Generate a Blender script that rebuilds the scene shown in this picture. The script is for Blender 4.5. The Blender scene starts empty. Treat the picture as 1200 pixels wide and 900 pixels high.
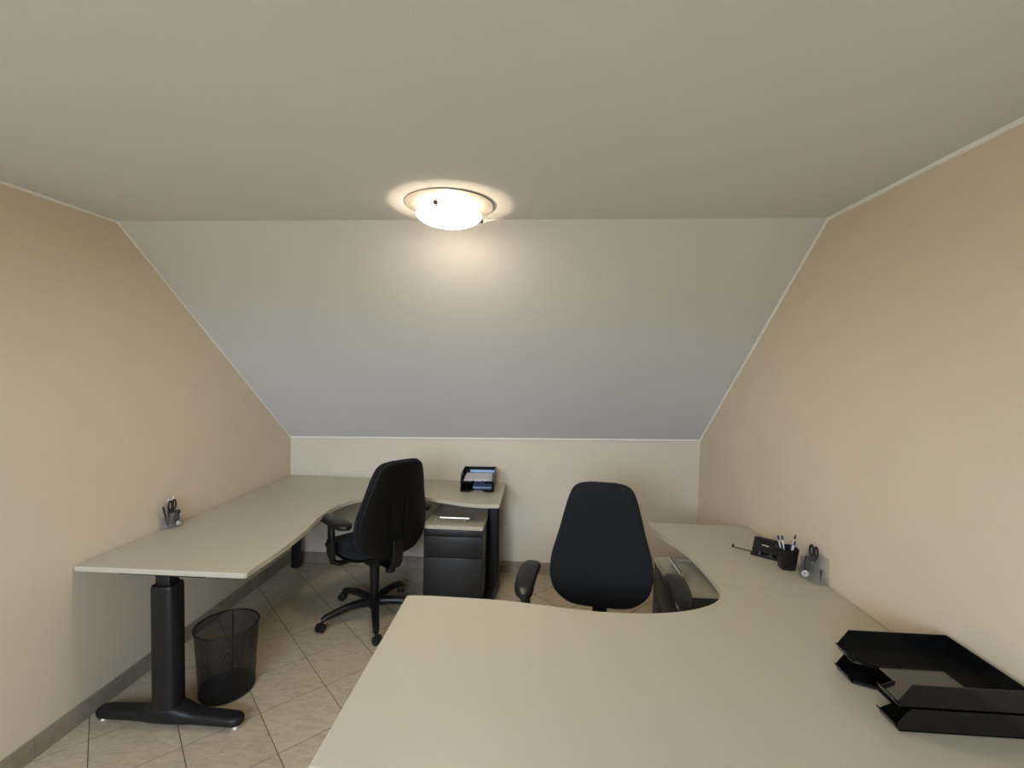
import bpy, bmesh, math, random
from mathutils import Vector, Matrix

S = bpy.context.scene
C = S.collection
PI = math.pi
rnd = random.Random(7)

# ---------------------------------------------------------------- camera
W_PX, H_PX = 1200, 900
F_PX, YAW, PITCH, ROLL, CAM_H = 541.136, -0.0571, -0.0417, 0.0211, 1.6423
OFF_X, OFF_Y = 3.749, 3.786
cam_d = bpy.data.cameras.new('camera')
cam = bpy.data.objects.new('camera', cam_d)
C.objects.link(cam)
cy_, sy_, cp_, sp_ = math.cos(YAW), math.sin(YAW), math.cos(PITCH), math.sin(PITCH)
fw = Vector((sy_*cp_, cy_*cp_, sp_)); rt = Vector((cy_, -sy_, 0)); up = rt.cross(fw)
r2 = rt*math.cos(ROLL) + up*math.sin(ROLL); u2 = -rt*math.sin(ROLL) + up*math.cos(ROLL)
M = Matrix((r2, u2, -fw)).transposed().to_4x4(); M.translation = (0, 0, CAM_H)
cam.matrix_world = M
cam_d.sensor_fit = 'HORIZONTAL'; cam_d.sensor_width = 36
cam_d.lens = 36*F_PX/W_PX
cam_d.shift_x = -OFF_X/W_PX; cam_d.shift_y = OFF_Y/W_PX
cam_d.clip_start = 0.05
S.camera = cam
S.cycles.transparent_max_bounces = 40

# ---------------------------------------------------------------- daylight and exposure
w = bpy.data.worlds.new('overcast_sky'); S.world = w; w.use_nodes = True
wn_ = w.node_tree; bg = wn_.nodes['Background']; bg.inputs[1].default_value = 5.6
tc_ = wn_.nodes.new('ShaderNodeTexCoord'); sp_n = wn_.nodes.new('ShaderNodeSeparateXYZ'); rp_n = wn_.nodes.new('ShaderNodeValToRGB')
mr_n = wn_.nodes.new('ShaderNodeMapRange'); mr_n.inputs['From Min'].default_value = -1
wn_.links.new(tc_.outputs['Generated'], sp_n.inputs[0]); wn_.links.new(sp_n.outputs[2], mr_n.inputs['Value'])
wn_.links.new(mr_n.outputs[0], rp_n.inputs[0]); wn_.links.new(rp_n.outputs[0], bg.inputs[0])
rp_n.color_ramp.elements[0].position = .485; rp_n.color_ramp.elements[0].color = (0.16, 0.15, 0.13, 1)     # ground
rp_n.color_ramp.elements[1].position = .515; rp_n.color_ramp.elements[1].color = (0.735, 0.86, 1.09, 1)      # even cloud
S.view_settings.view_transform = 'Standard'; S.view_settings.look = 'None'
S.view_settings.exposure = 2.08; S.view_settings.gamma = 1; S.view_settings.use_curve_mapping = False
LAMP_GLOW = 33.0        # brightness of the lit glass dish
BULB_W = 1.5           # bulb inside it

# room numbers (metres; camera stands over the origin, y runs into the room)
XL, YREAR = -2.0456, -2.5
def XR(y): return 1.2592 - 0.0162*(y-2.3)
def YB(x): return 3.646 - 0.0056*x
XBR, YBR, YBL = 1.2378, YB(1.2378), YB(XL)
# the roof comes down again behind the camera; the daylight enters by a roof window in that rear slope
RIDGE_Y, RIDGE_Z, RA = -1.0, 2.325, math.radians(39.6)
RM = Matrix(((1, 0, 0), (0, math.cos(RA), -math.sin(RA)), (0, math.sin(RA), math.cos(RA)))).to_4x4()
RM.translation = (0, RIDGE_Y, RIDGE_Z)          # local x across, -y down the slope, +z out through the roof
WIN = (-1.85, -.05, -1.6, -.3)
WCX, WCY = (WIN[0]+WIN[1])/2, (WIN[2]+WIN[3])/2
pl = bpy.data.lights.new('window_portal', 'AREA'); pl.shape = 'RECTANGLE'
pl.size, pl.size_y = WIN[1]-WIN[0], WIN[3]-WIN[2]; pl.cycles.is_portal = True
po = bpy.data.objects.new('window_portal', pl); C.objects.link(po)
po.matrix_world = RM @ Matrix.Translation((WCX, WCY, .10))

# ---------------------------------------------------------------- materials
def lin(c): return tuple(((v/255+0.055)/1.055)**2.4 if v > 10 else v/255/12.92 for v in c)
def mat(name, rgb, rough=0.5, metal=0.0, spec=0.5, noise=0.0, scale=20, bump=0.0, bscale=200, sheen=0, coat=0):
    m = bpy.data.materials.new(name); m.use_nodes = True
    nt = m.node_tree; b = nt.nodes['Principled BSDF']
    b.inputs['Base Color'].default_value = (*rgb, 1); b.inputs['Roughness'].default_value = rough
    b.inputs['Metallic'].default_value = metal; b.inputs['Specular IOR Level'].default_value = spec
    if sheen: b.inputs['Sheen Weight'].default_value = sheen
    if coat: b.inputs['Coat Weight'].default_value = coat; b.inputs['Coat Roughness'].default_value = 0.1
    tc = nt.nodes.new('ShaderNodeTexCoord')
    if noise:
        n = nt.nodes.new('ShaderNodeTexNoise'); n.inputs['Scale'].default_value = scale; n.inputs['Detail'].default_value = 6
        r = nt.nodes.new('ShaderNodeValToRGB')
        r.color_ramp.elements[0].position = .3; r.color_ramp.elements[1].position = .7
        r.color_ramp.elements[0].color = (*[v*(1-noise) for v in rgb], 1)
        r.color_ramp.elements[1].color = (*[min(1, v*(1+noise)) for v in rgb], 1)
        nt.links.new(tc.outputs['Object'], n.inputs['Vector']); nt.links.new(n.outputs['Fac'], r.inputs['Fac'])
        nt.links.new(r.outputs['Color'], b.inputs['Base Color'])
    if bump:
        n = nt.nodes.new('ShaderNodeTexNoise'); n.inputs['Scale'].default_value = bscale; n.inputs['Detail'].default_value = 3
        bp = nt.nodes.new('ShaderNodeBump'); bp.inputs['Strength'].default_value = bump; bp.inputs['Distance'].default_value = 0.002
        nt.links.new(tc.outputs['Object'], n.inputs['Vector']); nt.links.new(n.outputs['Fac'], bp.inputs['Height'])
        nt.links.new(bp.outputs['Normal'], b.inputs['Normal'])
    return m

m_wall = mat('cream_wall_paint', (0.755, 0.65, 0.505), .9, spec=.2, noise=.015, scale=3, bump=.35, bscale=260)
m_wall_lit = mat('cream_wall_paint_lit', (0.78, 0.70, 0.575), .9, spec=.2, noise=.015, scale=3, bump=.35, bscale=260)  # the walls' cream, lightened for the window light the knee wall catches
m_ceil = mat('white_ceiling_paint', (0.73, 0.72, 0.70), .9, spec=.2, noise=.01, scale=3, bump=.3, bscale=260)
m_trim = mat('white_caulk', (0.93, 0.91, 0.85), .6)
m_desk = mat('grey_speckled_laminate', (0.545, 0.495, 0.39), .34, spec=.45, noise=.045, scale=420, bump=.12, bscale=900)
m_edge = m_desk
m_black = mat('black_powder_coat', (0.009, 0.009, 0.010), .42, spec=.35, bump=.15, bscale=700)
m_blackpl = mat('black_plastic', (0.007, 0.007, 0.007), .36, spec=.4)
m_gloss = mat('glossy_black_plastic', (0.004, 0.004, 0.004), .15, spec=.4)
m_trayfl = mat('polished_tray_floor', (0.012, 0.012, 0.010), .08, spec=.5)
m_trayfl.node_tree.nodes['Principled BSDF'].inputs['IOR'].default_value = 2.0
m_charc = mat('charcoal_steel', (0.012, 0.0122, 0.013), .38, spec=.45, bump=.08, bscale=900)
m_fab = mat('charcoal_fabric', (0.015, 0.016, 0.019), .95, spec=.12, noise=.35, scale=420, bump=.6, bscale=700, sheen=.05)
m_shell = mat('black_shell', (0.004, 0.004, 0.004), .4, spec=.25)
m_chrome = mat('satin_steel', (0.72, 0.72, 0.72), .25, metal=1)
m_white = mat('white_enamel', (0.8, 0.8, 0.78), .35)
m_plate = mat('pale_satin_plate', (.34, .32, .29), .7)
m_inner = mat('frosted_glass_inside', (.85, .83, .78), .6)
m_paper = mat('white_paper', (0.72, 0.70, 0.72), .8, noise=.1, scale=30)
m_blue_glint = mat('pale_blue_glint', (0.45, 0.62, 0.95), .4)  # colour of the blue highlights laid into the far trays
m_grout = mat('brown_grout', (0.10, 0.08, 0.058), .95)
m_bronze = mat('brown_metal', (0.12, 0.06, 0.035), .35, metal=.6)
m_purple = mat('violet_plastic', (0.06, 0.04, 0.18), .35)
m_penw = mat('white_pen_plastic', (0.75, 0.75, 0.75), .3)

def tile_material(name, c1, c2, c3):
    m = bpy.data.materials.new(name); m.use_nodes = True
    nt = m.node_tree; b = nt.nodes['Principled BSDF']; L = nt.links.new
    tc = nt.nodes.new('ShaderNodeTexCoord'); oi = nt.nodes.new('ShaderNodeObjectInfo')
    mp = nt.nodes.new('ShaderNodeMapping'); mp.inputs['Scale'].default_value = (12, 34, 12)
    cx = nt.nodes.new('ShaderNodeCombineXYZ'); mu = nt.nodes.new('ShaderNodeMath'); mu.operation = 'MULTIPLY'; mu.inputs[1].default_value = 37
    L(oi.outputs['Random'], mu.inputs[0]); L(mu.outputs[0], cx.inputs[0]); L(mu.outputs[0], cx.inputs[2])
    L(tc.outputs['Object'], mp.inputs['Vector']); L(cx.outputs[0], mp.inputs['Location'])
    n = nt.nodes.new('ShaderNodeTexNoise'); n.inputs['Scale'].default_value = 1; n.inputs['Detail'].default_value = 7
    n.inputs['Roughness'].default_value = .62; n.inputs['Distortion'].default_value = 1.2
    L(mp.outputs[0], n.inputs['Vector'])
    r = nt.nodes.new('ShaderNodeValToRGB'); e = r.color_ramp.elements
    e[0].position = .32; e[0].color = (*c1, 1); e[1].position = .7; e[1].color = (*c3, 1)
    x = e.new(.5); x.color = (*c2, 1)
    L(n.outputs['Fac'], r.inputs['Fac'])
    hs = nt.nodes.new('ShaderNodeHueSaturation'); mr = nt.nodes.new('ShaderNodeMapRange')
    mr.inputs['To Min'].default_value = .93; mr.inputs['To Max'].default_value = 1.06
    L(oi.outputs['Random'], mr.inputs['Value']); L(mr.outputs[0], hs.inputs['Value']); L(r.outputs[0], hs.inputs['Color'])
    L(hs.outputs[0], b.inputs['Base Color'])
    b.inputs['Roughness'].default_value = .45; b.inputs['Specular IOR Level'].default_value = .4
    bp = nt.nodes.new('ShaderNodeBump'); bp.inputs['Strength'].default_value = .2; bp.inputs['Distance'].default_value = .002
    L(n.outputs['Fac'], bp.inputs['Height']); L(bp.outputs[0], b.inputs['Normal'])
    return m
m_tile = tile_material('beige_stone_tile', (0.40, 0.325, 0.225), (0.49, 0.405, 0.285), (0.565, 0.475, 0.35))
m_bbtile = tile_material('greige_stone_tile', (0.27, 0.222, 0.165), (0.32, 0.265, 0.20), (0.37, 0.31, 0.24))

def clear_material(name, tint, gloss, body=0.0, body_rgb=(.5, .5, .5)):
    m = bpy.data.materials.new(name); m.use_nodes = True; nt = m.node_tree; nt.nodes.clear(); L = nt.links.new
    o = nt.nodes.new('ShaderNodeOutputMaterial'); t = nt.nodes.new('ShaderNodeBsdfTransparent'); t.inputs[0].default_value = (*tint, 1)
    g = nt.nodes.new('ShaderNodeBsdfGlossy'); g.inputs['Roughness'].default_value = .04
    f = nt.nodes.new('ShaderNodeLayerWeight'); f.inputs[0].default_value = .5
    pw = nt.nodes.new('ShaderNodeMath'); pw.operation = 'POWER'; pw.inputs[1].default_value = 4.0; L(f.outputs['Facing'], pw.inputs[0])
    ad = nt.nodes.new('ShaderNodeMath'); ad.operation = 'MULTIPLY_ADD'; ad.inputs[1].default_value = .6*gloss; ad.inputs[2].default_value = .04*gloss
    L(pw.outputs[0], ad.inputs[0])
    x = nt.nodes.new('ShaderNodeMixShader'); L(ad.outputs[0], x.inputs[0]); L(t.outputs[0], x.inputs[1]); L(g.outputs[0], x.inputs[2])
    last = x
    if body:
        d = nt.nodes.new('ShaderNodeBsdfDiffuse'); d.inputs[0].default_value = (*body_rgb, 1)
        y = nt.nodes.new('ShaderNodeMixShader'); y.inputs[0].default_value = body; L(x.outputs[0], y.inputs[1]); L(d.outputs[0], y.inputs[2]); last = y
    L(last.outputs[0], o.inputs[0]); return m
m_acryl = clear_material('clear_acrylic', (0.965, 0.97, 0.975), 0.9, .018, (.8, .8, .82))
m_pane = clear_material('window_glass', (0.96, 0.98, 0.97), 1.0)

def mesh_material():
    # woven steel wire: round holes punched by a fine checkerboard of sines in the wall's own coordinates
    m = bpy.data.materials.new('black_wire_mesh'); m.use_nodes = True; nt = m.node_tree; L = nt.links.new
    b = nt.nodes['Principled BSDF']; b.inputs['Base Color'].default_value = (.006, .006, .006, 1); b.inputs['Roughness'].default_value = .45
    o = nt.nodes['Material Output']; t = nt.nodes.new('ShaderNodeBsdfTransparent'); x = nt.nodes.new('ShaderNodeMixShader')
    tc = nt.nodes.new('ShaderNodeTexCoord'); sp = nt.nodes.new('ShaderNodeSeparateXYZ'); L(tc.outputs['UV'], sp.inputs[0])
    def wave(axis, n):
        a = nt.nodes.new('ShaderNodeMath'); a.operation = 'MULTIPLY'; a.inputs[1].default_value = n*2*PI; L(sp.outputs[axis], a.inputs[0])
        s = nt.nodes.new('ShaderNodeMath'); s.operation = 'SINE'; L(a.outputs[0], s.inputs[0]); return s
    s1, s2 = wave(0, 260), wave(1, 110)
    p = nt.nodes.new('ShaderNodeMath'); p.operation = 'MULTIPLY'; L(s1.outputs[0], p.inputs[0]); L(s2.outputs[0], p.inputs[1])
    ab = nt.nodes.new('ShaderNodeMath'); ab.operation = 'ABSOLUTE'; L(p.outputs[0], ab.inputs[0])
    g = nt.nodes.new('ShaderNodeMath'); g.operation = 'LESS_THAN'; g.inputs[1].default_value = .53; L(ab.outputs[0], g.inputs[0])
    L(g.outputs[0], x.inputs[0]); L(t.outputs[0], x.inputs[1]); L(b.outputs[0], x.inputs[2]); L(x.outputs[0], o.inputs[0])
    return m
m_mesh = mesh_material()

def glow_material(name, rgb, strength):
    m = bpy.data.materials.new(name); m.use_nodes = True; b = m.node_tree.nodes['Principled BSDF']
    b.inputs['Base Color'].default_value = (.85, .83, .78, 1); b.inputs['Roughness'].default_value = .25
    b.inputs['Emission Color'].default_value = (*rgb, 1); b.inputs['Emission Strength'].default_value = strength
    return m
m_dish = glow_material('lit_frosted_glass', (1.0, 0.86, 0.68), LAMP_GLOW)
_nt = m_dish.node_tree          # opal glass: brightest under the bulb, dimmer towards the rim
_tc = _nt.nodes.new('ShaderNodeTexCoord'); _vm = _nt.nodes.new('ShaderNodeVectorMath'); _vm.operation = 'MULTIPLY'; _vm.inputs[1].default_value = (1, 1, 0)
_ln = _nt.nodes.new('ShaderNodeVectorMath'); _ln.operation = 'LENGTH'; _mr = _nt.nodes.new('ShaderNodeMapRange'); _mr.interpolation_type = 'SMOOTHSTEP'
_mr.inputs['From Min'].default_value = .02; _mr.inputs['From Max'].default_value = .132; _mr.inputs['To Min'].default_value = LAMP_GLOW; _mr.inputs['To Max'].default_value = LAMP_GLOW*.05
_nt.links.new(_tc.outputs['Object'], _vm.inputs[0]); _nt.links.new(_vm.outputs[0], _ln.inputs[0]); _nt.links.new(_ln.outputs['Value'], _mr.inputs['Value'])
_nt.links.new(_mr.outputs[0], _nt.nodes['Principled BSDF'].inputs['Emission Strength'])

# ---------------------------------------------------------------- helpers
def link(name, me, m=None, parent=None, loc=None, rotz=None):
    o = bpy.data.objects.new(name, me); C.objects.link(o)
    if m: me.materials.append(m)
    if parent: o.parent = parent
    if loc: o.location = loc
    if rotz: o.rotation_euler = (0, 0, rotz)
    return o
def obj(name, bm, m, parent=None, smooth=None, loc=None, rotz=None):
    bmesh.ops.recalc_face_normals(bm, faces=bm.faces)
    me = bpy.data.meshes.new(name)
    if smooth is not None:
        for f in bm.faces: f.smooth = len(f.verts) <= 8
        lim = math.radians(smooth)
        for e in bm.edges:
            if len(e.link_faces) == 2 and e.calc_face_angle(0) > lim: e.smooth = False
    bm.to_mesh(me); bm.free()
    return link(name, me, m, parent, loc, rotz)
def thing(name, label, cat, loc=(0, 0, 0), rotz=0, group=None):
    o = bpy.data.objects.new(name, None); C.objects.link(o); o.empty_display_size = .1
    o.location = loc; o.rotation_euler = (0, 0, rotz); o['label'] = label; o['category'] = cat
    if group: o['group'] = group
    return o
def struct(o): o['kind'] = 'structure'; return o
def box(x0, x1, y0, y1, z0, z1, bev=0, seg=2):
    bm = bmesh.new()
    v = [bm.verts.new((x, y, z)) for z in (z0, z1) for y in (y0, y1) for x in (x0, x1)]
    for f in ((0, 2, 3, 1), (4, 5, 7, 6), (0, 1, 5, 4), (2, 6, 7, 3), (0, 4, 6, 2), (1, 3, 7, 5)): bm.faces.new([v[i] for i in f])
    if bev: bmesh.ops.bevel(bm, geom=list(bm.edges), offset=bev, segments=seg, profile=.5, affect='EDGES')
    return bm
def prism(pts, z0, z1, bev=0, seg=2):
    bm = bmesh.new(); n = len(pts)
    a = [bm.verts.new((x, y, z0)) for x, y in pts]; b = [bm.verts.new((x, y, z1)) for x, y in pts]
    bm.faces.new(a[::-1]); top = bm.faces.new(b)
    for i in range(n): bm.faces.new((a[i], a[(i+1) % n], b[(i+1) % n], b[i]))
    if bev:
        es = [e for e in bm.edges if abs(e.verts[0].co.z-e.verts[1].co.z) < 1e-6]
        bmesh.ops.bevel(bm, geom=es, offset=bev, segments=seg, profile=.5, affect='EDGES')
    return bm
def prism_x(pts, x0, x1):       # outline in (y, z), pushed along x
    bm = prism(pts, x0, x1)
    for v in bm.verts: v.co = Vector((v.co.z, v.co.x, v.co.y))
    return bm
def prism_y(pts, y0, y1):       # outline in (x, z), pushed along y
    bm = prism(pts, y0, y1)
    for v in bm.verts: v.co = Vector((v.co.x, v.co.z, v.co.y))
    return bm
def loft(rings, caps=True, bm=None):
    bm = bm or bmesh.new(); R = [[bm.verts.new(p) for p in r] for r in rings]; n = len(R[0])
    for a, b in zip(R, R[1:]):
        for i in range(n): bm.faces.new((a[i], a[(i+1) % n], b[(i+1) % n], b[i]))
    if caps: bm.faces.new(R[0][::-1]); bm.faces.new(R[-1])
    return bm
def lathe(prof, n=32, caps=True):   # profile of (r, z)
    return loft([[(r*math.cos(2*PI*i/n), r*math.sin(2*PI*i/n), z) for i in range(n)] for r, z in prof], caps)
def tube(path, rad, n=10, closed=False, flat=1.0):
    P = [Vector(p) for p in path]; rings = []
    rad = rad if isinstance(rad, (list, tuple)) else [rad]*len(P)
    N = None
    for i, p in enumerate(P):
        if closed: t = (P[(i+1) % len(P)]-P[i-1]).normalized()
        else: t = (P[min(i+1, len(P)-1)]-P[max(i-1, 0)]).normalized()
        if N is None:
            N = t.orthogonal() if abs(t.z) > .9 else t.cross(Vector((0, 0, 1)))
        N = (N-t*N.dot(t)).normalized(); B = t.cross(N)
        rings.append([p+(N*math.cos(2*PI*k/n)+B*flat*math.sin(2*PI*k/n))*rad[i] for k in range(n)])
    if closed: rings.append(rings[0])
    bm = loft(rings, not closed)
    if closed: bmesh.ops.remove_doubles(bm, verts=bm.verts, dist=1e-6)
    return bm
def selli(a, b, n, k=36):           # superellipse
    out = []
    for i in range(k):
        t = 2*PI*i/k; c, s = math.cos(t), math.sin(t)
        out.append((a*math.copysign(abs(c)**(2/n), c), b*math.copysign(abs(s)**(2/n), s)))
    return out
def catmull(P, k=6):
    out = []
    for i in range(len(P)-1):
        p0, p1, p2, p3 = P[max(i-1, 0)], P[i], P[i+1], P[min(i+2, len(P)-1)]
        for j in range(k):
            t = j/k
            out.append(tuple(.5*(2*b+(c-a)*t+(2*a-5*b+4*c-d)*t*t+(3*b-a-3*c+d)*t**3) for a, b, c, d in zip(p0, p1, p2, p3)))
    out.append(tuple(P[-1])); return out
def clip(poly, a, b, c):            # keep a*x+b*y <= c
    out = []
    for i in range(len(poly)):
        p, q = poly[i], poly[(i+1) % len(poly)]; dp, dq = a*p[0]+b*p[1]-c, a*q[0]+b*q[1]-c
        if dp <= 0: out.append(p)
        if dp*dq < 0: t = dp/(dp-dq); out.append((p[0]+(q[0]-p[0])*t, p[1]+(q[1]-p[1])*t))
    return out
def area(p): return abs(sum(p[i][0]*p[(i+1) % len(p)][1]-p[(i+1) % len(p)][0]*p[i][1] for i in range(len(p))))/2

# ---------------------------------------------------------------- room shell
ZCL, ZCR, YCL, YCR, ZKL, ZKR = 2.3019, 2.3401, 2.1229, 2.1669, 1.0383, 1.1119
def lerp(a, b, t): return a+(b-a)*t
floor = struct(obj('floor', box(XL-.1, 1.45, YREAR-.1, 3.76, -.12, -.0011), m_grout))
TS, TA = .2983, .7855
c_, s_ = math.cos(TA), math.sin(TA)
def sq(h): return [(-h*c_-h*s_, -h*s_+h*c_), (h*c_-h*s_, h*s_+h*c_), (h*c_+h*s_, h*s_-h*c_), (-h*c_+h*s_, -h*s_-h*c_)]
full = None
for i in range(-22, 23):
    for j in range(-22, 23):
        cx = -1.2814+TS*((i+.5)*c_+(j+.5)*s_); cy = 2.4509+TS*((i+.5)*s_-(j+.5)*c_)
        P0 = [(cx+x, cy+y) for x, y in sq(TS/2-.0019)]
        P = clip(P0, -1, 0, -(XL+.002)); P = clip(P, 0, -1, -(YREAR+.002)) if P else P
        P = clip(P, 1, .0162, 1.2592+.0162*2.3-.002) if P else P; P = clip(P, .0056, 1, 3.646-.002) if P else P
        if len(P) < 3 or area(P) < .0008: continue
        if len(P) == 4 and abs(area(P)-area(P0)) < 1e-6 and P == P0:
            if full is None:
                t = obj('floor_tile', prism([(x, y) for x, y in sq(TS/2-.0019)], -.008, 0, .0006, 1), m_tile, floor); full = t
            else:
                t = full.copy(); C.objects.link(t); t.parent = floor
        else:
            t = obj('floor_tile', prism([(x-cx, y-cy) for x, y in P], -.008, 0), m_tile, floor)
        t.location = (cx, cy, 0)

def quadprism(p4, off):             # a slab from four points and an outward offset
    bm = bmesh.new(); a = [bm.verts.new(p) for p in p4]; b = [bm.verts.new(Vector(p)+Vector(off)) for p in p4]
    bm.faces.new(a); bm.faces.new(b[::-1])
    for i in range(4): bm.faces.new((a[i], b[i], b[(i+1) % 4], a[(i+1) % 4]))
    return bm
struct(obj('wall_left', box(XL-.12, XL, YREAR-.1, 3.76, -.12, 2.6), m_wall))
struct(obj('wall_right', quadprism([(XR(YREAR-.1), YREAR-.1, -.12), (XR(3.76), 3.76, -.12), (XR(3.76), 3.76, 2.6), (XR(YREAR-.1), YREAR-.1, 2.6)], (.12, 0, 0)), m_wall))
struct(obj('wall_back', quadprism([(XL-.1, YB(XL-.1), -.12), (XR(3.6)+.1, YB(XR(3.6)+.1), -.12), (XR(3.6)+.1, YB(XR(3.6)+.1), ZKR), (XL-.1, YB(XL-.1), ZKL)], (0, .12, 0)), m_wall_lit))
def strips(f0, f1, off, n=16):      # slab whose two long edges run across the room
    rings = []
    for k in range(n+1):
        t = -.02+1.04*k/n; a, b = Vector(f0(t)), Vector(f1(t)); o = Vector(off)
        rings.append([a, b, b+o, a+o])
    return loft(rings)
crease = lambda t: (lerp(XL, XR(YCR), t), lerp(YCL, YCR, t), lerp(ZCL, ZCR, t))
knee = lambda t: (lerp(XL, XBR, t), lerp(YBL, YBR, t), lerp(ZKL, ZKR, t))
rear = lambda t: (lerp(XL, XR(RIDGE_Y), t), RIDGE_Y, lerp(ZCL, ZCR, t))
struct(obj('ceiling', strips(rear, crease, (0, 0, .15)), m_ceil, smooth=20))
struct(obj('ceiling_slope', strips(crease, knee, (0, .11, .13)), m_ceil, smooth=20))
# rear knee wall, and the rear roof slope with its window
def addbox(bm, *a):
    b = box(*a); me = bpy.data.meshes.new('t'); b.to_mesh(me); b.free(); bm.from_mesh(me); bpy.data.meshes.remove(me)
struct(obj('wall_rear', box(XL-.1, 1.45, YREAR-.12, YREAR, -.12, 1.2), m_wall_lit))
x0, x1, y0, y1 = WIN
rs = bmesh.new()
for a in ((XL-.1, x0, -2.15, .09, 0, .16), (x1, 1.45, -2.15, .09, 0, .16), (x0, x1, -2.15, y0, 0, .16), (x0, x1, y1, .09, 0, .16)): addbox(rs, *a)
rso = struct(obj('ceiling_slope_rear', rs, m_ceil)); rso.matrix_world = RM
wn = bpy.data.objects.new('window_1', None); C.objects.link(wn); struct(wn); wn.matrix_world = RM @ Matrix.Translation((WCX, WCY, .06))
hw, hh = (x1-x0)/2-.002, (y1-y0)/2-.002
for a in ((-hw, -hw+.05), (hw-.05, hw)): obj('window_frame', box(a[0], a[1], -hh, hh, -.03, .03, .004), m_white, wn)
for yy in (-hh, hh-.05): obj('window_frame', box(-hw+.05, hw-.05, yy, yy+.05, -.03, .03, .004), m_white, wn)
obj('mullion', box(-.03, .03, -hh+.05, hh-.05, -.03, .03, .004), m_white, wn)
for a in ((-hw+.05, -.03), (.03, hw-.05)): obj('pane', box(a[0], a[1], -hh+.05, hh-.05, -.003, .003), m_pane, wn)

# white strips where the walls meet ceiling and slope
tn = [0]
def trim(p, q, r=.011):
    tn[0] += 1
    struct(obj('trim_%d' % tn[0], tube([p, q], r, 8), m_trim, smooth=50))
trim((XL, RIDGE_Y, ZCL), (XL, YCL, ZCL), .008); trim((XL, YCL, ZCL), (XL, YBL, ZKL), .005)
trim((XR(RIDGE_Y), RIDGE_Y, ZCR), (XR(YCR), YCR, ZCR), .013); trim((XR(YCR), YCR, ZCR), (XBR, YBR, ZKR), .010)
trim((XL, YBL, ZKL), (XBR, YBR, ZKR), .011)

# stone skirting, tile by tile
BBH, BBT = .09, .009
def skirting(name, p, q, inward, phase, L=.299):
    p, q = Vector(p), Vector(q); d = (q-p); n = d.length; d.normalize(); nv = Vector(inward)
    ang = math.atan2(d.y, d.x)
    root = struct(obj(name, quadprism([p, q, q+Vector((0, 0, BBH-.003)), p+Vector((0, 0, BBH-.003))], nv*(BBT-.003)), m_grout))
    s = phase-L*math.ceil(phase/L); proto = None
    side = 1 if Vector((-d.y, d.x, 0)).dot(nv) > 0 else -1
    while s < n:
        a, b = max(s, 0)+.0012, min(s+L, n)-.0012
        if b-a > .01:
            y0, y1 = sorted((0, side*BBT)); h = (b-a)/2
            if proto and abs(proto[1]-h) < 1e-6: t = proto[0].copy(); C.objects.link(t)
            else:
                t = obj('skirting_tile', box(-h, h, y0, y1, 0, BBH, .0012, 1), m_bbtile); proto = (t, h)
            t.parent = root; t.location = p+d*((a+b)/2); t.rotation_euler = (0, 0, ang)
        s += L
skirting('baseboard_left', (XL, YREAR, .0005), (XL, YBL, .0005), (1, 0, 0), 1.714-YREAR)
skirting('baseboard_back', (XL+BBT, YB(XL), .0005), (XBR-BBT, YBR, .0005), (0, -1, 0), -1.051-XL-BBT)
skirting('baseboard_right', (XR(YREAR), YREAR, .0005), (XBR, YBR, .0005), (-1, 0, 0), .2)
skirting('baseboard_rear', (XL+BBT, YREAR, .0005), (XR(YREAR)-BBT, YREAR, .0005), (0, 1, 0), .15)

# ---------------------------------------------------------------- ceiling lamp
LX, LY = -.405, 1.95
LZ = lerp(ZCL, ZCR, (LX-XL)/(1.26-XL)) - .001
lamp = thing('ceiling_lamp', 'lit round frosted glass ceiling lamp with three metal clips under the flat ceiling', 'lamp', (LX, LY, LZ))
obj('base_plate', lathe([(.0005, -.001), (.185, -.001), (.1858, -.0018), (.185, -.0026), (.0005, -.0026)], 64), m_plate, lamp, 30)
RIM, DR = -.042, .137
prof_o = [(DR*math.sin(a), RIM-.043*math.cos(a)/1) for a in [k*PI/2/14 for k in range(1, 15)]]
prof_i = [(r*.965, z+.005) for r, z in prof_o[::-1]]
dish = obj('glass_shade', lathe(prof_o+prof_i, 64), m_dish, lamp, 40)
dish.data.materials.append(m_inner)
for f in dish.data.polygons:
    if f.normal.z > 0: f.material_index = 1       # the inside of the glass only reflects the bulb
obj('shade_rim', tube([(DR*math.cos(2*PI*k/64), DR*math.sin(2*PI*k/64), RIM) for k in range(64)], .003, 8, True), m_acryl, dish, 60)
for a in (261, 33, 148):
    ca, sa = math.cos(math.radians(a)), math.sin(math.radians(a))
    cl = obj('clip', tube([(ca*.132, sa*.132, -.004), (ca*.141, sa*.141, -.025), (ca*.144, sa*.144, -.033), (ca*.145, sa*.145, -.043), (ca*.136, sa*.136, -.050)], [.0018, .0018, .003, .0045, .004], 8), m_bronze, lamp, 60)
    obj('clip_knob', tube([(ca*.143, sa*.143, -.041), (ca*.155, sa*.155, -.041)], .0085, 12), m_bronze, cl, 60)
obj('lamp_holder', lathe([(.02, -.007), (.02, -.05), (.012, -.052)], 20), m_white, lamp, 40)
bl = bpy.data.lights.new('bulb_light', 'POINT'); bl.energy = BULB_W; bl.color = (1.0, .80, .60); bl.shadow_soft_size = .007
bo = bpy.data.objects.new('bulb_light', bl); C.objects.link(bo); bo.parent = lamp; bo.location = (0, 0, -.078)

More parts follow.
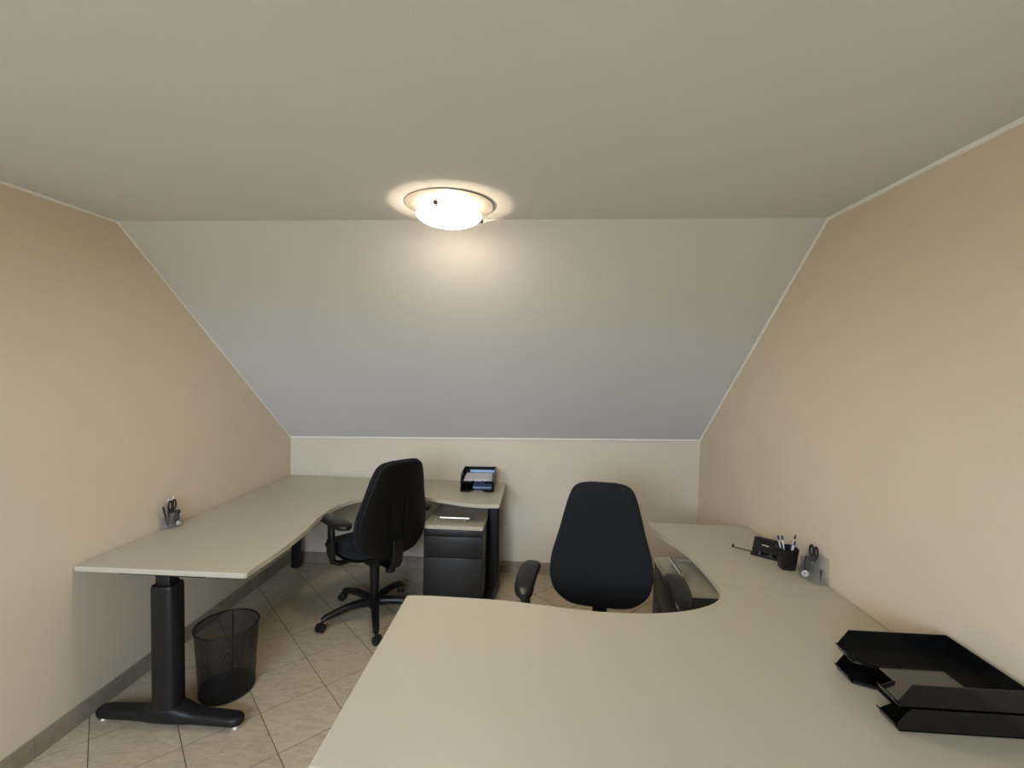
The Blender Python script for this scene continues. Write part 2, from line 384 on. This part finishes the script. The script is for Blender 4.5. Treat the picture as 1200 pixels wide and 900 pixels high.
# ---------------------------------------------------------------- desks
DZ, DT = .73, .025
def leg_column(parent, x, y, rotz, half=.345, cx=0):
    # one T leg: column on a long foot; local x runs along the foot
    col_ = obj('leg', loft([[(px, py, z) for px, py in selli(.055*k, .046*k, 4.2)] for z, k in ((.055, 1), (.63, 1), (.638, .985), (.645, .94))]), m_black, parent, 35, (x, y, 0), rotz)
    obj('leg_neck', box(-.034, .034, -.03, .03, .640, DZ-DT-.012, .006), m_black, col_, 30)
    obj('support_plate', box(-.2, .2, -.035, .035, DZ-DT-.012, DZ-DT-.0005), m_black, col_)
    rings = []
    for k in range(37):
        t = math.sin(PI/2*(-1+2*k/36)); u = abs(t)
        hgt = .042+.026*math.exp(-(u/.26)**4)+.022*(1-u); wid = .037+.014*math.exp(-(u/.28)**4)
        e = max(.10, math.sqrt(max(0, 1-((u-.88)/.12)**2))) if u > .88 else 1
        rings.append([(cx+t*half, a*e, .014+hgt/2+b*(.45+.55*e)) for a, b in selli(wid, hgt/2, 3.2, 20)])
    f = obj('foot', loft(rings), m_black, col_, 45)
    for s in (-1, 1): obj('glide', lathe([(.024, .0004), (.026, .004), (.022, .015)], 20), m_chrome, f, 40, (cx+s*(half-.032), 0, 0))
    return col_
def post_leg(parent, x, y):
    l = obj('leg', box(-.029, .029, -.029, .029, .012, DZ-DT-.0005, .006), m_black, parent, 30, (x, y, 0))
    obj('glide', lathe([(.022, .0004), (.022, .012)], 16), m_chrome, l, 40)

d1 = thing('corner_desk', 'grey curved corner desk along the left and back walls', 'desk', (-1.6, 2.9, 0))
def rel(P, o): return [(x-o[0], y-o[1]) for x, y in P]
curve1 = catmull([(-1.258, 1.98), (-1.256, 2.19), (-1.272, 2.42), (-1.303, 2.63), (-1.306, 2.81), (-1.281, 2.945), (-1.217, 3.05), (-1.1, 3.125), (-.955, 3.158), (-.805, 3.142), (-.65, 3.092), (-.523, 3.044), (-.405, 3.024), (-.33, 3.023)], 5)
top1 = [(-2.034, 1.884), (-1.2665, 1.892), (-1.2585, 1.9)] + curve1 + [(-.2625, 3.028), (-.262, 3.622), (-2.034, 3.636)]
obj('desktop', prism(rel(top1, (-1.6, 2.9)), DZ-DT, DZ, .0035, 2), m_desk, d1, 40)
leg_column(d1, -1.655+1.6, 1.942-2.9, 0, .345, .005)
leg_column(d1, -.325+1.6, 3.335-2.9, PI/2, .27)
post_leg(d1, -1.93+1.6, 3.535-2.9)

d2 = thing('corner_desk', 'grey curved corner desk in front, running along the right wall', 'desk', (.4, 1.6, 0))
curve2 = catmull([(-.42, 1.779), (-.28, 1.777), (-.13, 1.771), (0, 1.755), (.1, 1.738), (.2, 1.7255), (.31, 1.722), (.43, 1.729), (.53, 1.749), (.61, 1.777), (.68, 1.816), (.725, 1.857), (.752, 1.905), (.7675, 1.952), (.772, 1.992)], 5)
top2 = [(-.508, .981), (1.272, .981), (XR(1.992)-.006, 1.992)] + curve2[::-1] + [(-.509, 1.7785), (-.5155, 1.772)]
obj('desktop', prism(rel(top2, (.4, 1.6)), DZ-DT, DZ, .0035, 2), m_desk, d2, 40)
curve3 = catmull([(.772, 1.9925), (.7735, 2.06), (.770, 2.2), (.752, 2.37), (.715, 2.50), (.681, 2.60), (.663, 2.70), (.657, 2.78)], 5)
top3 = curve3 + [(.66, 2.786), (XR(2.79)-.004, 2.79), (XR(1.9925)-.006, 1.9925)]
obj('extension_top', prism(rel(top3, (.4, 1.6)), DZ-DT, DZ, .0008, 1), m_desk, d2, 40)
leg_column(d2, -.42-.4, 1.39-1.6, PI/2)
post_leg(d2, 1.21-.4, 1.03-1.6); post_leg(d2, 1.195-.4, 1.95-1.6); post_leg(d2, 1.195-.4, 2.735-1.6)

# ---------------------------------------------------------------- drawer pedestals (local: front at -y)
def pedestal(label, loc, rotz, wd, dp=.58, ht=.585):
    t = thing('drawer_pedestal', label, 'drawer unit', loc, rotz, 'drawer pedestals under the desks')
    h = wd/2
    obj('carcass', box(-h, h, .02, dp, .035, ht-.024, .003), m_charc, t, 30)
    tp = bmesh.new()
    R = [[(-h, 0), (h, 0), (h, dp), (-h, dp)], [(-h+.035, .095), (h-.035, .095), (h-.035, dp-.03), (-h+.035, dp-.03)]]
    o_b = [tp.verts.new((x, y, ht-.023)) for x, y in R[0]]; o_t = [tp.verts.new((x, y, ht)) for x, y in R[0]]
    i_t = [tp.verts.new((x, y, ht)) for x, y in R[1]]; i_b = [tp.verts.new((x, y, ht-.008)) for x, y in R[1]]
    tp.faces.new(o_b[::-1]); tp.faces.new(i_b)
    for k in range(4):
        l = (k+1) % 4
        for A, B in ((o_b, o_t), (o_t, i_t), (i_t, i_b)): tp.faces.new((A[k], A[l], B[l], B[k]))
    bmesh.ops.bevel(tp, geom=[e for e in tp.edges if all(v in o_t for v in e.verts)], offset=.005, segments=2, affect='EDGES')
    top = obj('top', tp, m_desk, t, 35)
    hd = obj('handle', tube([(-.1, .062, ht+.036), (.1, .062, ht+.036)], .0095, 12), m_chrome, top, 50)
    for s in (-.07, .07): obj('handle_post', tube([(s, .062, ht+.0005), (s, .062, ht+.030)], .0055, 10), m_chrome, top, 50)
    z = ht-.028
    for dz in (.04, .14, ht-.028-.04-.14-.04-.008):
        obj('drawer', box(-h+.004, h-.004, 0.002, .019, z-dz, z, .003), m_charc, t, 30); z -= dz+.004
    for sx in (-1, 1):
        for y in (.06, dp-.06): obj('castor', tube([(sx*(h-.05)-.012, y, .0185), (sx*(h-.05)+.012, y, .0185)], .018, 14), m_blackpl, t, 50)
    return t
pedestal('dark grey drawer pedestal with bar handle under the far left desk', (-.565, 2.992, 0), 0, .40)
pedestal('dark grey drawer pedestal under the right desk beside the facing chair', (.662, 2.425, 0), -PI/2, .425, .57)

# ---------------------------------------------------------------- office chairs (local: sitter looks along +y)
PROF = [(0, .085), (.006, .122), (.016, .152), (.035, .182), (.065, .213), (.10, .234), (.15, .246), (.19, .248), (.265, .239), (.36, .212), (.45, .190), (.51, .174), (.55, .160), (.575, .146), (.59, .127), (.598, .105), (.603, .07)]
def back_rings(scale, half, yoff, inset=0.0):
    rings = []; N = len(PROF); P = catmull(PROF, 3)
    for z, wv in P:
        v = z/.603; e = math.sqrt(max(.04, 1-abs(2*v-1)**7))
        y0 = -.012-.095*max(0, v-.25)**1.6-.04*max(0, .2-v)+yoff
        rr = []
        for x, y in selli(max(.01, wv*scale-inset), half*e, 2.8, 40):
            rr.append((x, y+y0+.45*x*x, .302+(z-.302)*(1-2*inset/.603)))
        rings.append(rr)
    return rings
def office_chair(label, loc, rotz, arm_x, base_ang, pad_z, group, sz=0, base_off=(0, 0)):
    t = thing('office_chair', label, 'chair', loc, rotz, group)
    # five-star base
    b = obj('base_hub', lathe([(.030, .062), (.042, .068), (.044, .10), (.036, .125), (.030, .13)], 24), m_blackpl, t, 40)
    for k in range(5):
        a = base_ang+k*2*PI/5; ca, sa = math.cos(a), math.sin(a)
        path = [(r*ca, r*sa, z) for r, z in ((.03, .098), (.09, .106), (.16, .105), (.23, .094), (.305, .078), (.328, .066))]
        obj('base_leg', tube(path, [.030, .027, .025, .0225, .020, .016], 12), m_blackpl, b, 50)
        cs = obj('caster', tube([(.328*ca, .328*sa, .047), (.328*ca, .328*sa, .064)], .009, 10), m_blackpl, t, 50)
        wa = a+.6; wx, wy = -math.sin(wa), math.cos(wa); ox, oy = .328*ca+.012*math.cos(wa), .328*sa+.012*math.sin(wa)
        for s in (-1, 1): obj('wheel', tube([(ox+wx*s*.005, oy+wy*s*.005, .0265), (ox+wx*s*.008, oy+wy*s*.008, .0265), (ox+wx*s*.021, oy+wy*s*.021, .0265), (ox+wx*s*.024, oy+wy*s*.024, .0265)], [.022, .0262, .0262, .022], 18), m_blackpl, cs, 50)
        obj('wheel_hood', tube([(ox-wx*.02, oy-wy*.02, .038), (ox+wx*.02, oy+wy*.02, .038)], .0165, 14), m_blackpl, cs, 50)
    obj('gas_column', lathe([(.025, .125), (.033, .345+sz), (.033, .36+sz), (.018, .362+sz), (.018, .39+sz)], 24), m_blackpl, t, 35)
    obj('mechanism', box(-.075, .075, -.11, .11, .362+sz, .429+sz, .012), m_blackpl, t, 40)
    obj('tilt_lever', tube([(.07, .05, .405+sz), (.19, .07, .407+sz), (.25, .075, .405+sz)], [.006, .006, .011], 8), m_blackpl, t, 50)
    # seat
    seat = obj('seat', loft([[(x, y+.045, z+sz - (.028*max(0, (y-.10)/.13)**2) + .012*(x/.24)**2) for x, y in selli(.242*k, .215*k, 3.2, 44)] for z, k in ((.452, .93), (.462, .985), (.478, 1), (.50, .985), (.512, .93), (.517, .8), (.512, .35))]), m_fab, t, 60)
    obj('seat_shell', loft([[(x, y+.045, z+sz) for x, y in selli(.232*k, .205*k, 3.2, 40)] for z, k in ((.428, .80), (.436, .95), (.450, .985))]), m_shell, t, 50)
    # backrest, leaning
    lean = Matrix.Translation((0, -.205, .475)) @ Matrix.Rotation(math.radians(3), 4, 'X')
    def lb(rings): return [[lean @ Vector(p) for p in r] for r in rings]
    cushion = obj('back_cushion', loft(lb(back_rings(1, .034, .012))), m_fab, t, 70)
    shell = obj('back_shell', loft(lb(back_rings(.985, .020, -.016, .004))), m_shell, t, 60)
    for s in (-1, 1):
        obj('ridge', tube([lean @ Vector((s*x, y, z)) for x, y, z in ((.052, -.043, .10), (.052, -.052, .16), (.050, -.054, .26), (.046, -.062, .36), (.040, -.068, .42))], [.005, .009, .009, .007, .003], 8, flat=.7), m_shell, shell, 60)
    # back bar from the mechanism up behind the shell
    obj('back_bar', loft([[(x, y+yy, z) for x, y in selli(.036, .012, 4, 20)] for z, yy in ((.395+sz, -.10), (.385+sz, -.17), (.395+sz, -.235), (.44+sz, -.262), (.50, -.268), (.55, -.270), (.575, -.266))]), m_blackpl, t, 50)
    obj('height_knob', lathe([(.028, .355+sz), (.032, .362+sz), (.03, .382+sz)], 20), m_blackpl, t, 50, (0, -.19, 0))
    # arms
    for s in (-1, 1):
        ar = obj('armrest', tube([(s*.10, .0, .417+sz), (s*(arm_x-.05), 0, .419+sz), (s*(arm_x-.008), 0, .44+sz), (s*arm_x, 0, .48+sz), (s*arm_x, 0, .53)], [.017, .017, .018, .02, .022], 12), m_blackpl, t, 50)
        obj('arm_upright', loft([[(s*arm_x+x, y+.005, z) for x, y in selli(a, c, 3.5, 20)] for z, a, c in ((.47+sz, .016, .026), (.50+sz, .021, .034), (.575, .021, .034), (.58, .016, .028), (pad_z-.006, .015, .026))]), m_blackpl, ar, 50)
        obj('arm_button', tube([(s*(arm_x+.018), .005, .555), (s*(arm_x+.034), .005, .555)], .013, 14), m_blackpl, ar, 50)
        rings = []
        for k in range(19):
            u = -1+2*k/18; e = max(.30, (1-abs(u)**8)**.5); bow = -s*.010*u*u
            rings.append([(s*arm_x+bow+x*e, -.025+.163*u, pad_z+.020+(z*(.4+.6*e))-.022*max(0, u)**3-.006*max(0, -u)**3) for x, z in selli(.046-.003*u, .023, 2.8, 22)])
        obj('arm_pad', loft(rings), m_blackpl, ar, 60)
    return t
office_chair('black swivel chair seen from behind, turned to the corner of the left desk', (-1.062, 2.912, 0), math.radians(50), .29, math.radians(4-50), .68, 'black swivel chairs')
office_chair('black swivel chair facing the viewer across the front desk', (.285, 2.04, 0), math.radians(180-7), .338, .4, .66, 'black swivel chairs', -.055)

# ---------------------------------------------------------------- waste bin
bx, by = -1.542, 2.172
bn = thing('waste_bin', 'round black wire mesh waste bin on the tiles under the left desk', 'bin', (bx, by, 0))
RB, RT, BH = .122, .140, .335
bm = loft([[(lerp(RB, RT, k/8)*math.cos(2*PI*i/48), lerp(RB, RT, k/8)*math.sin(2*PI*i/48), .02+(BH-.02)*k/8) for i in range(48)] for k in range(9)], False)
uvl = bm.loops.layers.uv.new('UVMap')
for f in bm.faces:
    us = [math.atan2(l.vert.co.y, l.vert.co.x)/(2*PI) % 1 for l in f.loops]; wrap = max(us)-min(us) > .5
    for l, uu in zip(f.loops, us): l[uvl].uv = (uu+1 if wrap and uu < .5 else uu, l.vert.co.z/BH)
obj('mesh_wall', bm, m_mesh, bn, 60)
obj('bottom_pan', lathe([(RB-.004, .0006), (RB+.0015, .004), (RB+.003, .024), (RB-.001, .024), (RB-.002, .008), (.001, .008)], 48), m_black, bn, 40)
obj('rim', tube([(RT*math.cos(2*PI*k/48), RT*math.sin(2*PI*k/48), BH) for k in range(48)], .0045, 8, True), m_black, bn, 60)
a = math.radians(114)
obj('seam_strip', tube([((RB-.002)*math.cos(a), (RB-.002)*math.sin(a), .02), ((RT-.002)*math.cos(a), (RT-.002)*math.sin(a), BH)], .003, 6), m_black, bn, 60)

# ---------------------------------------------------------------- letter trays (local: open front at -y)
def letter_tray(label, loc, rotz, group, wd=.25, ln=.315, ht=.062):
    t = thing('letter_tray', label, 'letter tray', loc, rotz, group); h = wd/2; th = .003
    obj('tray_floor', prism([(-h, 0), (-.055, 0), (-.03, .055), (.03, .055), (.055, 0), (h, 0), (h, ln), (-h, ln)], .002, .002+th), m_trayfl if 'right' in label else m_gloss, t)
    side = [(0, .002), (-.006, .016), (.028, ht), (ln, ht), (ln, .002)]
    for s in (-1, 1):
        x0, x1 = sorted((s*h, s*(h-th)))
        obj('side_wall', prism_x(side, x0, x1), m_gloss, t)
    obj('back_wall', box(-h+th, h-th, ln-th, ln, .005, ht), m_gloss, t)
    for s in (-1, 1):
        obj('front_lip', quadprism([(s*.052, .0, .004), (s*(h-th), .0, .004), (s*(h-th), -.012, .020), (s*.058, -.012, .020)], (0, .003, .0015)), m_gloss, t)
        obj('notch_lip', quadprism([(s*.055, .0, .005), (s*.03, .055, .005), (s*.03, .055, .012), (s*.055, .0, .012)], (s*.0025, 0, 0)), m_gloss, t)
    for s in (-1, 1):
        for y in (.03, ln-.02): obj('foot', box(s*(h-.012)-.006, s*(h-.012)+.006, y-.008, y+.008, 0, .002), m_gloss, t)
    return t
GT = 'black letter trays'
trx, try_, trr = -.452, 3.312, .06
letter_tray('lower black letter tray on the far left desk', (trx, try_, DZ+.0003), trr, GT, .245, .30)
letter_tray('upper black letter tray holding papers on the far left desk', (trx, try_, DZ+.0633), trr, GT, .245, .30)
letter_tray('lower black letter tray against the right wall', (.936, 1.328, DZ+.0003), -PI/2, GT)
letter_tray('upper empty black letter tray against the right wall', (.936, 1.328, DZ+.0633), -PI/2, GT)
def sheets(name, label, cat, z, dx, dy, wd, ln, hz, m, rz, rx=0):
    o = obj(name, box(-wd/2, wd/2, 0, ln, 0, hz), m); c, s = math.cos(trr), math.sin(trr)
    o.location = (trx+dx*c-dy*s, try_+dx*s+dy*c, z); o.rotation_euler = (rx, 0, trr+rz); o['label'] = label; o['category'] = cat
sheets('paper_stack', 'stack of white papers in the upper letter tray at the back', 'paper', DZ+.0688, 0, .055, .205, .22, .012, m_paper, .0)
sheets('paper_sheet', 'loose white sheet lying crooked on the paper stack at the back', 'paper', DZ+.0812, .012, .085, .17, .18, .001, m_paper, .06)
sheets('blue_glint_slab', 'pale blue slab added as a blue highlight in the lower letter tray at the back', 'folder', DZ+.0058, .03, .10, .14, .18, .008, m_blue_glint, 0)  # slab placed as the thin blue highlight in the lower tray
sheets('blue_glint_strip', 'pale blue strip added as a blue highlight on the rear of the upper back tray', 'card', DZ+.0825, .018, .284, .19, .003, .020, m_blue_glint, 0)  # strip placed as the blue highlight along the upper tray's rear

# ---------------------------------------------------------------- pens, cups, organisers
def pen(label, loc, az, tilt, ln, mb, mc, group=None, r=.0038):
    d = Vector((math.cos(az)*math.sin(tilt), math.sin(az)*math.sin(tilt), math.cos(tilt)))
    t = thing('pen', label, 'pen', loc, 0, group)
    obj('barrel', tube([Vector((0, 0, .003)), d*.012+Vector((0, 0, .002)), d*(ln-.02)], [.0012, r, r], 8), mb, t, 50)
    obj('cap', tube([d*(ln-.02), d*(ln-.018), d*ln], [r, r*1.25, r*1.1], 8), mc, t, 50)
cx, cy = 1.168, 2.203
cup = thing('pen_cup', 'tapered black plastic pen cup on the right desk', 'pen cup', (cx, cy, DZ), -.1)
rings = [[(x, y, z) for x, y in selli(a, a, 5, 28)] for z, a in ((.0004, .030), (.003, .032), (.10, .041))] + [[(x, y, z) for x, y in selli(a, a, 5, 28)] for z, a in ((.10, .0385), (.006, .030))]
obj('cup_body', loft(rings), m_blackpl, cup, 35)
for lb_, dx, dy, az, tl, ln, mb, mc in (
        ('white pen with dark cap leaning furthest left in the black cup', -.008, .006, 2.9, .22, .145, m_penw, m_purple),
        ('second white pen from the left in the black cup', -.004, -.004, 2.75, .15, .148, m_penw, m_purple),
        ('shorter white pen leaning right in the black cup', .004, -.006, -.1, .2, .128, m_penw, m_purple),
        ('longest white pen leaning right in the black cup', .008, .008, .1, .22, .152, m_penw, m_bronze)):
    pen(lb_, (cx+dx, cy+dy, DZ+.0068), az, tl, ln, mb, mc)

def organiser(label, loc, rotz, sc=1):
    t = thing('desk_organiser', label, 'organiser', loc, rotz); t.scale = (sc, sc, sc)   # local: flat back at +y, round front at -y
    base = [(.066*math.cos(a), -.062*math.sin(a)) for a in [k*PI/18 for k in range(19)]]
    obj('base', prism(base[::-1], .0004, .006, .0012, 1), m_acryl, t, 40)
    fr = [(.066*math.cos(a), -.062*math.sin(a)) for a in [k*PI/18 for k in range(19)]]
    inn = [(x*.95, y*.95) for x, y in fr]
    obj('front_wall', prism(fr+inn[::-1], .006, .032), m_acryl, t, 40)
    obj('back_wall', box(-.066, .066, -.0025, 0, .006, .10, .001, 1), m_acryl, t)
    def cupbox(x0, x1, y0, y1, h):
        o = [(x0, y0), (x1, y0), (x1, y1), (x0, y1)]; e = .002
        i = [(x0+e, y0+e), (x1-e, y0+e), (x1-e, y1-e), (x0+e, y1-e)]
        bm = loft([[(x, y, .0062) for x, y in o], [(x, y, h) for x, y in o], [(x, y, h) for x, y in i], [(x, y, .0065) for x, y in i]], False)
        return bm
    obj('compartment', cupbox(-.017, .017, -.038, -.004, .092), m_acryl, t)
    obj('compartment', cupbox(-.054, -.02, -.036, -.004, .066), m_acryl, t)
    obj('compartment', cupbox(.022, .056, -.036, -.004, .05), m_acryl, t)
    return t
def put(o, base, rotz, p, sc=1): c, s = math.cos(rotz), math.sin(rotz); o.location = (base[0]+sc*(p[0]*c-p[1]*s), base[1]+sc*(p[0]*s+p[1]*c), base[2]+sc*p[2]); o.rotation_euler = (0, 0, rotz+(p[3] if len(p) > 3 else 0)); o.scale = (sc, sc, sc)
def scissors(label, base, rotz, p, sc=1):
    t = thing('scissors', label, 'scissors'); put(t, base, rotz, p, sc); t.scale = (1.2, 1.2, 1.25)
    for s in (-1, 1):
        obj('blade', prism_y([(s*-.001, .0), (s*.004, .03), (s*.007, .062), (s*-.001, .07), (s*-.006, .055)], .0004 if s > 0 else -.0016, .0016 if s > 0 else -.0004), m_chrome, t)
        obj('handle', tube([(s*(.0125+.0105*math.cos(2*PI*k/20+PI)), s*.001, .091+.02*math.sin(2*PI*k/20)) for k in range(20)], .0038, 8, True), m_blackpl, t, 60)
        obj('grip', loft([[(s*.005+x, s*.001+y, z) for x, y in selli(a, .004, 3, 14)] for z, a in ((.055, .006), (.068, .009), (.078, .005))]), m_blackpl, t, 60)
def stapler(label, base, rotz, p, sc=1):
    t = thing('mini_stapler', label, 'stapler'); put(t, base, rotz, p, sc); t.scale = (1.1, 1.1, 1.15)
    obj('body', loft([[(x, y, z) for x, y in selli(a, .0115, 3, 20)] for z, a in ((.0, .010), (.003, .0125), (.052, .0125), (.062, .010), (.066, .005))]), m_blackpl, t, 60)
    obj('staple_rail', box(-.004, .004, -.0135, -.0117, .004, .05), m_chrome, t)
def tape(label, base, rotz, p, sc=1):
    t = thing('tape_roll', label, 'tape'); put(t, base, rotz, p, sc); t.scale = (.75*sc, .75*sc, .75*sc)
    r = [(.007, -.007), (.015, -.007), (.015, .007), (.007, .007), (.007, -.007)]
    b_ = lathe(r, 24, False)
    for v in b_.verts: v.co = Vector((v.co.x, v.co.z, v.co.y+.0151))
    obj('roll', b_, m_penw, t, 40)
oA, rA = (XL+.016, 2.395, DZ), PI/2
organiser('clear acrylic desk organiser by the left wall', oA, rA)
scissors('black handled scissors in the left organiser', oA, rA, (0, -.019, .0068))
stapler('small black stapler upright in the left organiser', oA, rA, (.038, -.018, .0068))
tape('small white tape roll in the left organiser', oA, rA, (.012, -.046, .0064))
pen('grey pen leaning outward in the left organiser', (oA[0]+.02, oA[1]-.03, DZ+.0068), -1.55, .26, .125, m_charc, m_charc, None, .004)
pen('thin black pen behind the scissors in the left organiser', (oA[0]+.012, oA[1]-.012, DZ+.0068), -1.6, .03, .155, m_blackpl, m_penw)
pen('thin black pen right of the scissors in the left organiser', (oA[0]+.012, oA[1]+.012, DZ+.0068), 1.6, .04, .16, m_blackpl, m_penw)
oB, rB = (XR(2.09)-.012, 2.10, DZ), -PI/2
organiser('clear acrylic desk organiser by the right wall', oB, rB, 1.2)
scissors('black handled scissors in the right organiser', oB, rB, (0, -.019, .0068), 1.2)
stapler('small black stapler upright in the right organiser', oB, rB, (-.036, -.018, .0068), 1.2)
tape('small white tape roll in the right organiser', oB, rB, (-.001, -.045, .0064, .5), 1.2)
pen('short dark pencil stub upright in the right organiser', (oB[0]-.022, oB[1]-.056, DZ+.0085), 0, .02, .055, m_blackpl, m_blackpl)

# hole punch: local x along its front, guide arm to -x, back at +y
hp = thing('hole_punch', 'black two-hole punch with its guide arm pulled out, on the right desk', 'hole punch', (1.066, 2.347, DZ), math.radians(-37))
hp.scale = (1.08, 1.08, 1.15)
obj('punch_base', prism([(0, 0), (.112, 0), (.118, .02), (.112, .075), (.0, .075), (-.004, .02)], .0004, .012, .002, 1), m_blackpl, hp, 40)
obj('guide_arm', box(-.078, .03, .006, .013, .0124, .0155), m_blackpl, hp)
obj('guide_stop', box(-.082, -.077, .0, .02, .0124, .026, .001, 1), m_blackpl, hp)
lv = obj('lever', loft([[(x, y+yy, z) for x, y in ((.004, 0), (.108, 0), (.112, d_*.5), (.106, d_), (.006, d_), (.0, d_*.5))] for z, yy, d_ in ((.020, .014, .058), (.032, .014, .060), (.050, .030, .048), (.062, .044, .034), (.067, .052, .022))]), m_blackpl, hp, 35)
obj('lever_pivot', box(.012, .100, .04, .070, .0122, .0205), m_blackpl, hp)
for x in (.034, .078): obj('punch_pin', tube([(x, .024, .0122), (x, .024, .0198)], .005, 12), m_chrome, hp, 50)
obj('badge', quadprism([(.042, .0235, .0445), (.070, .0235, .0445), (.070, .0275, .049), (.042, .0275, .049)], (0, -.0012, .0012)), m_chrome, hp)
obj('badge', box(.060, .094, .0005, .005, .0121, .0132), m_chrome, hp)
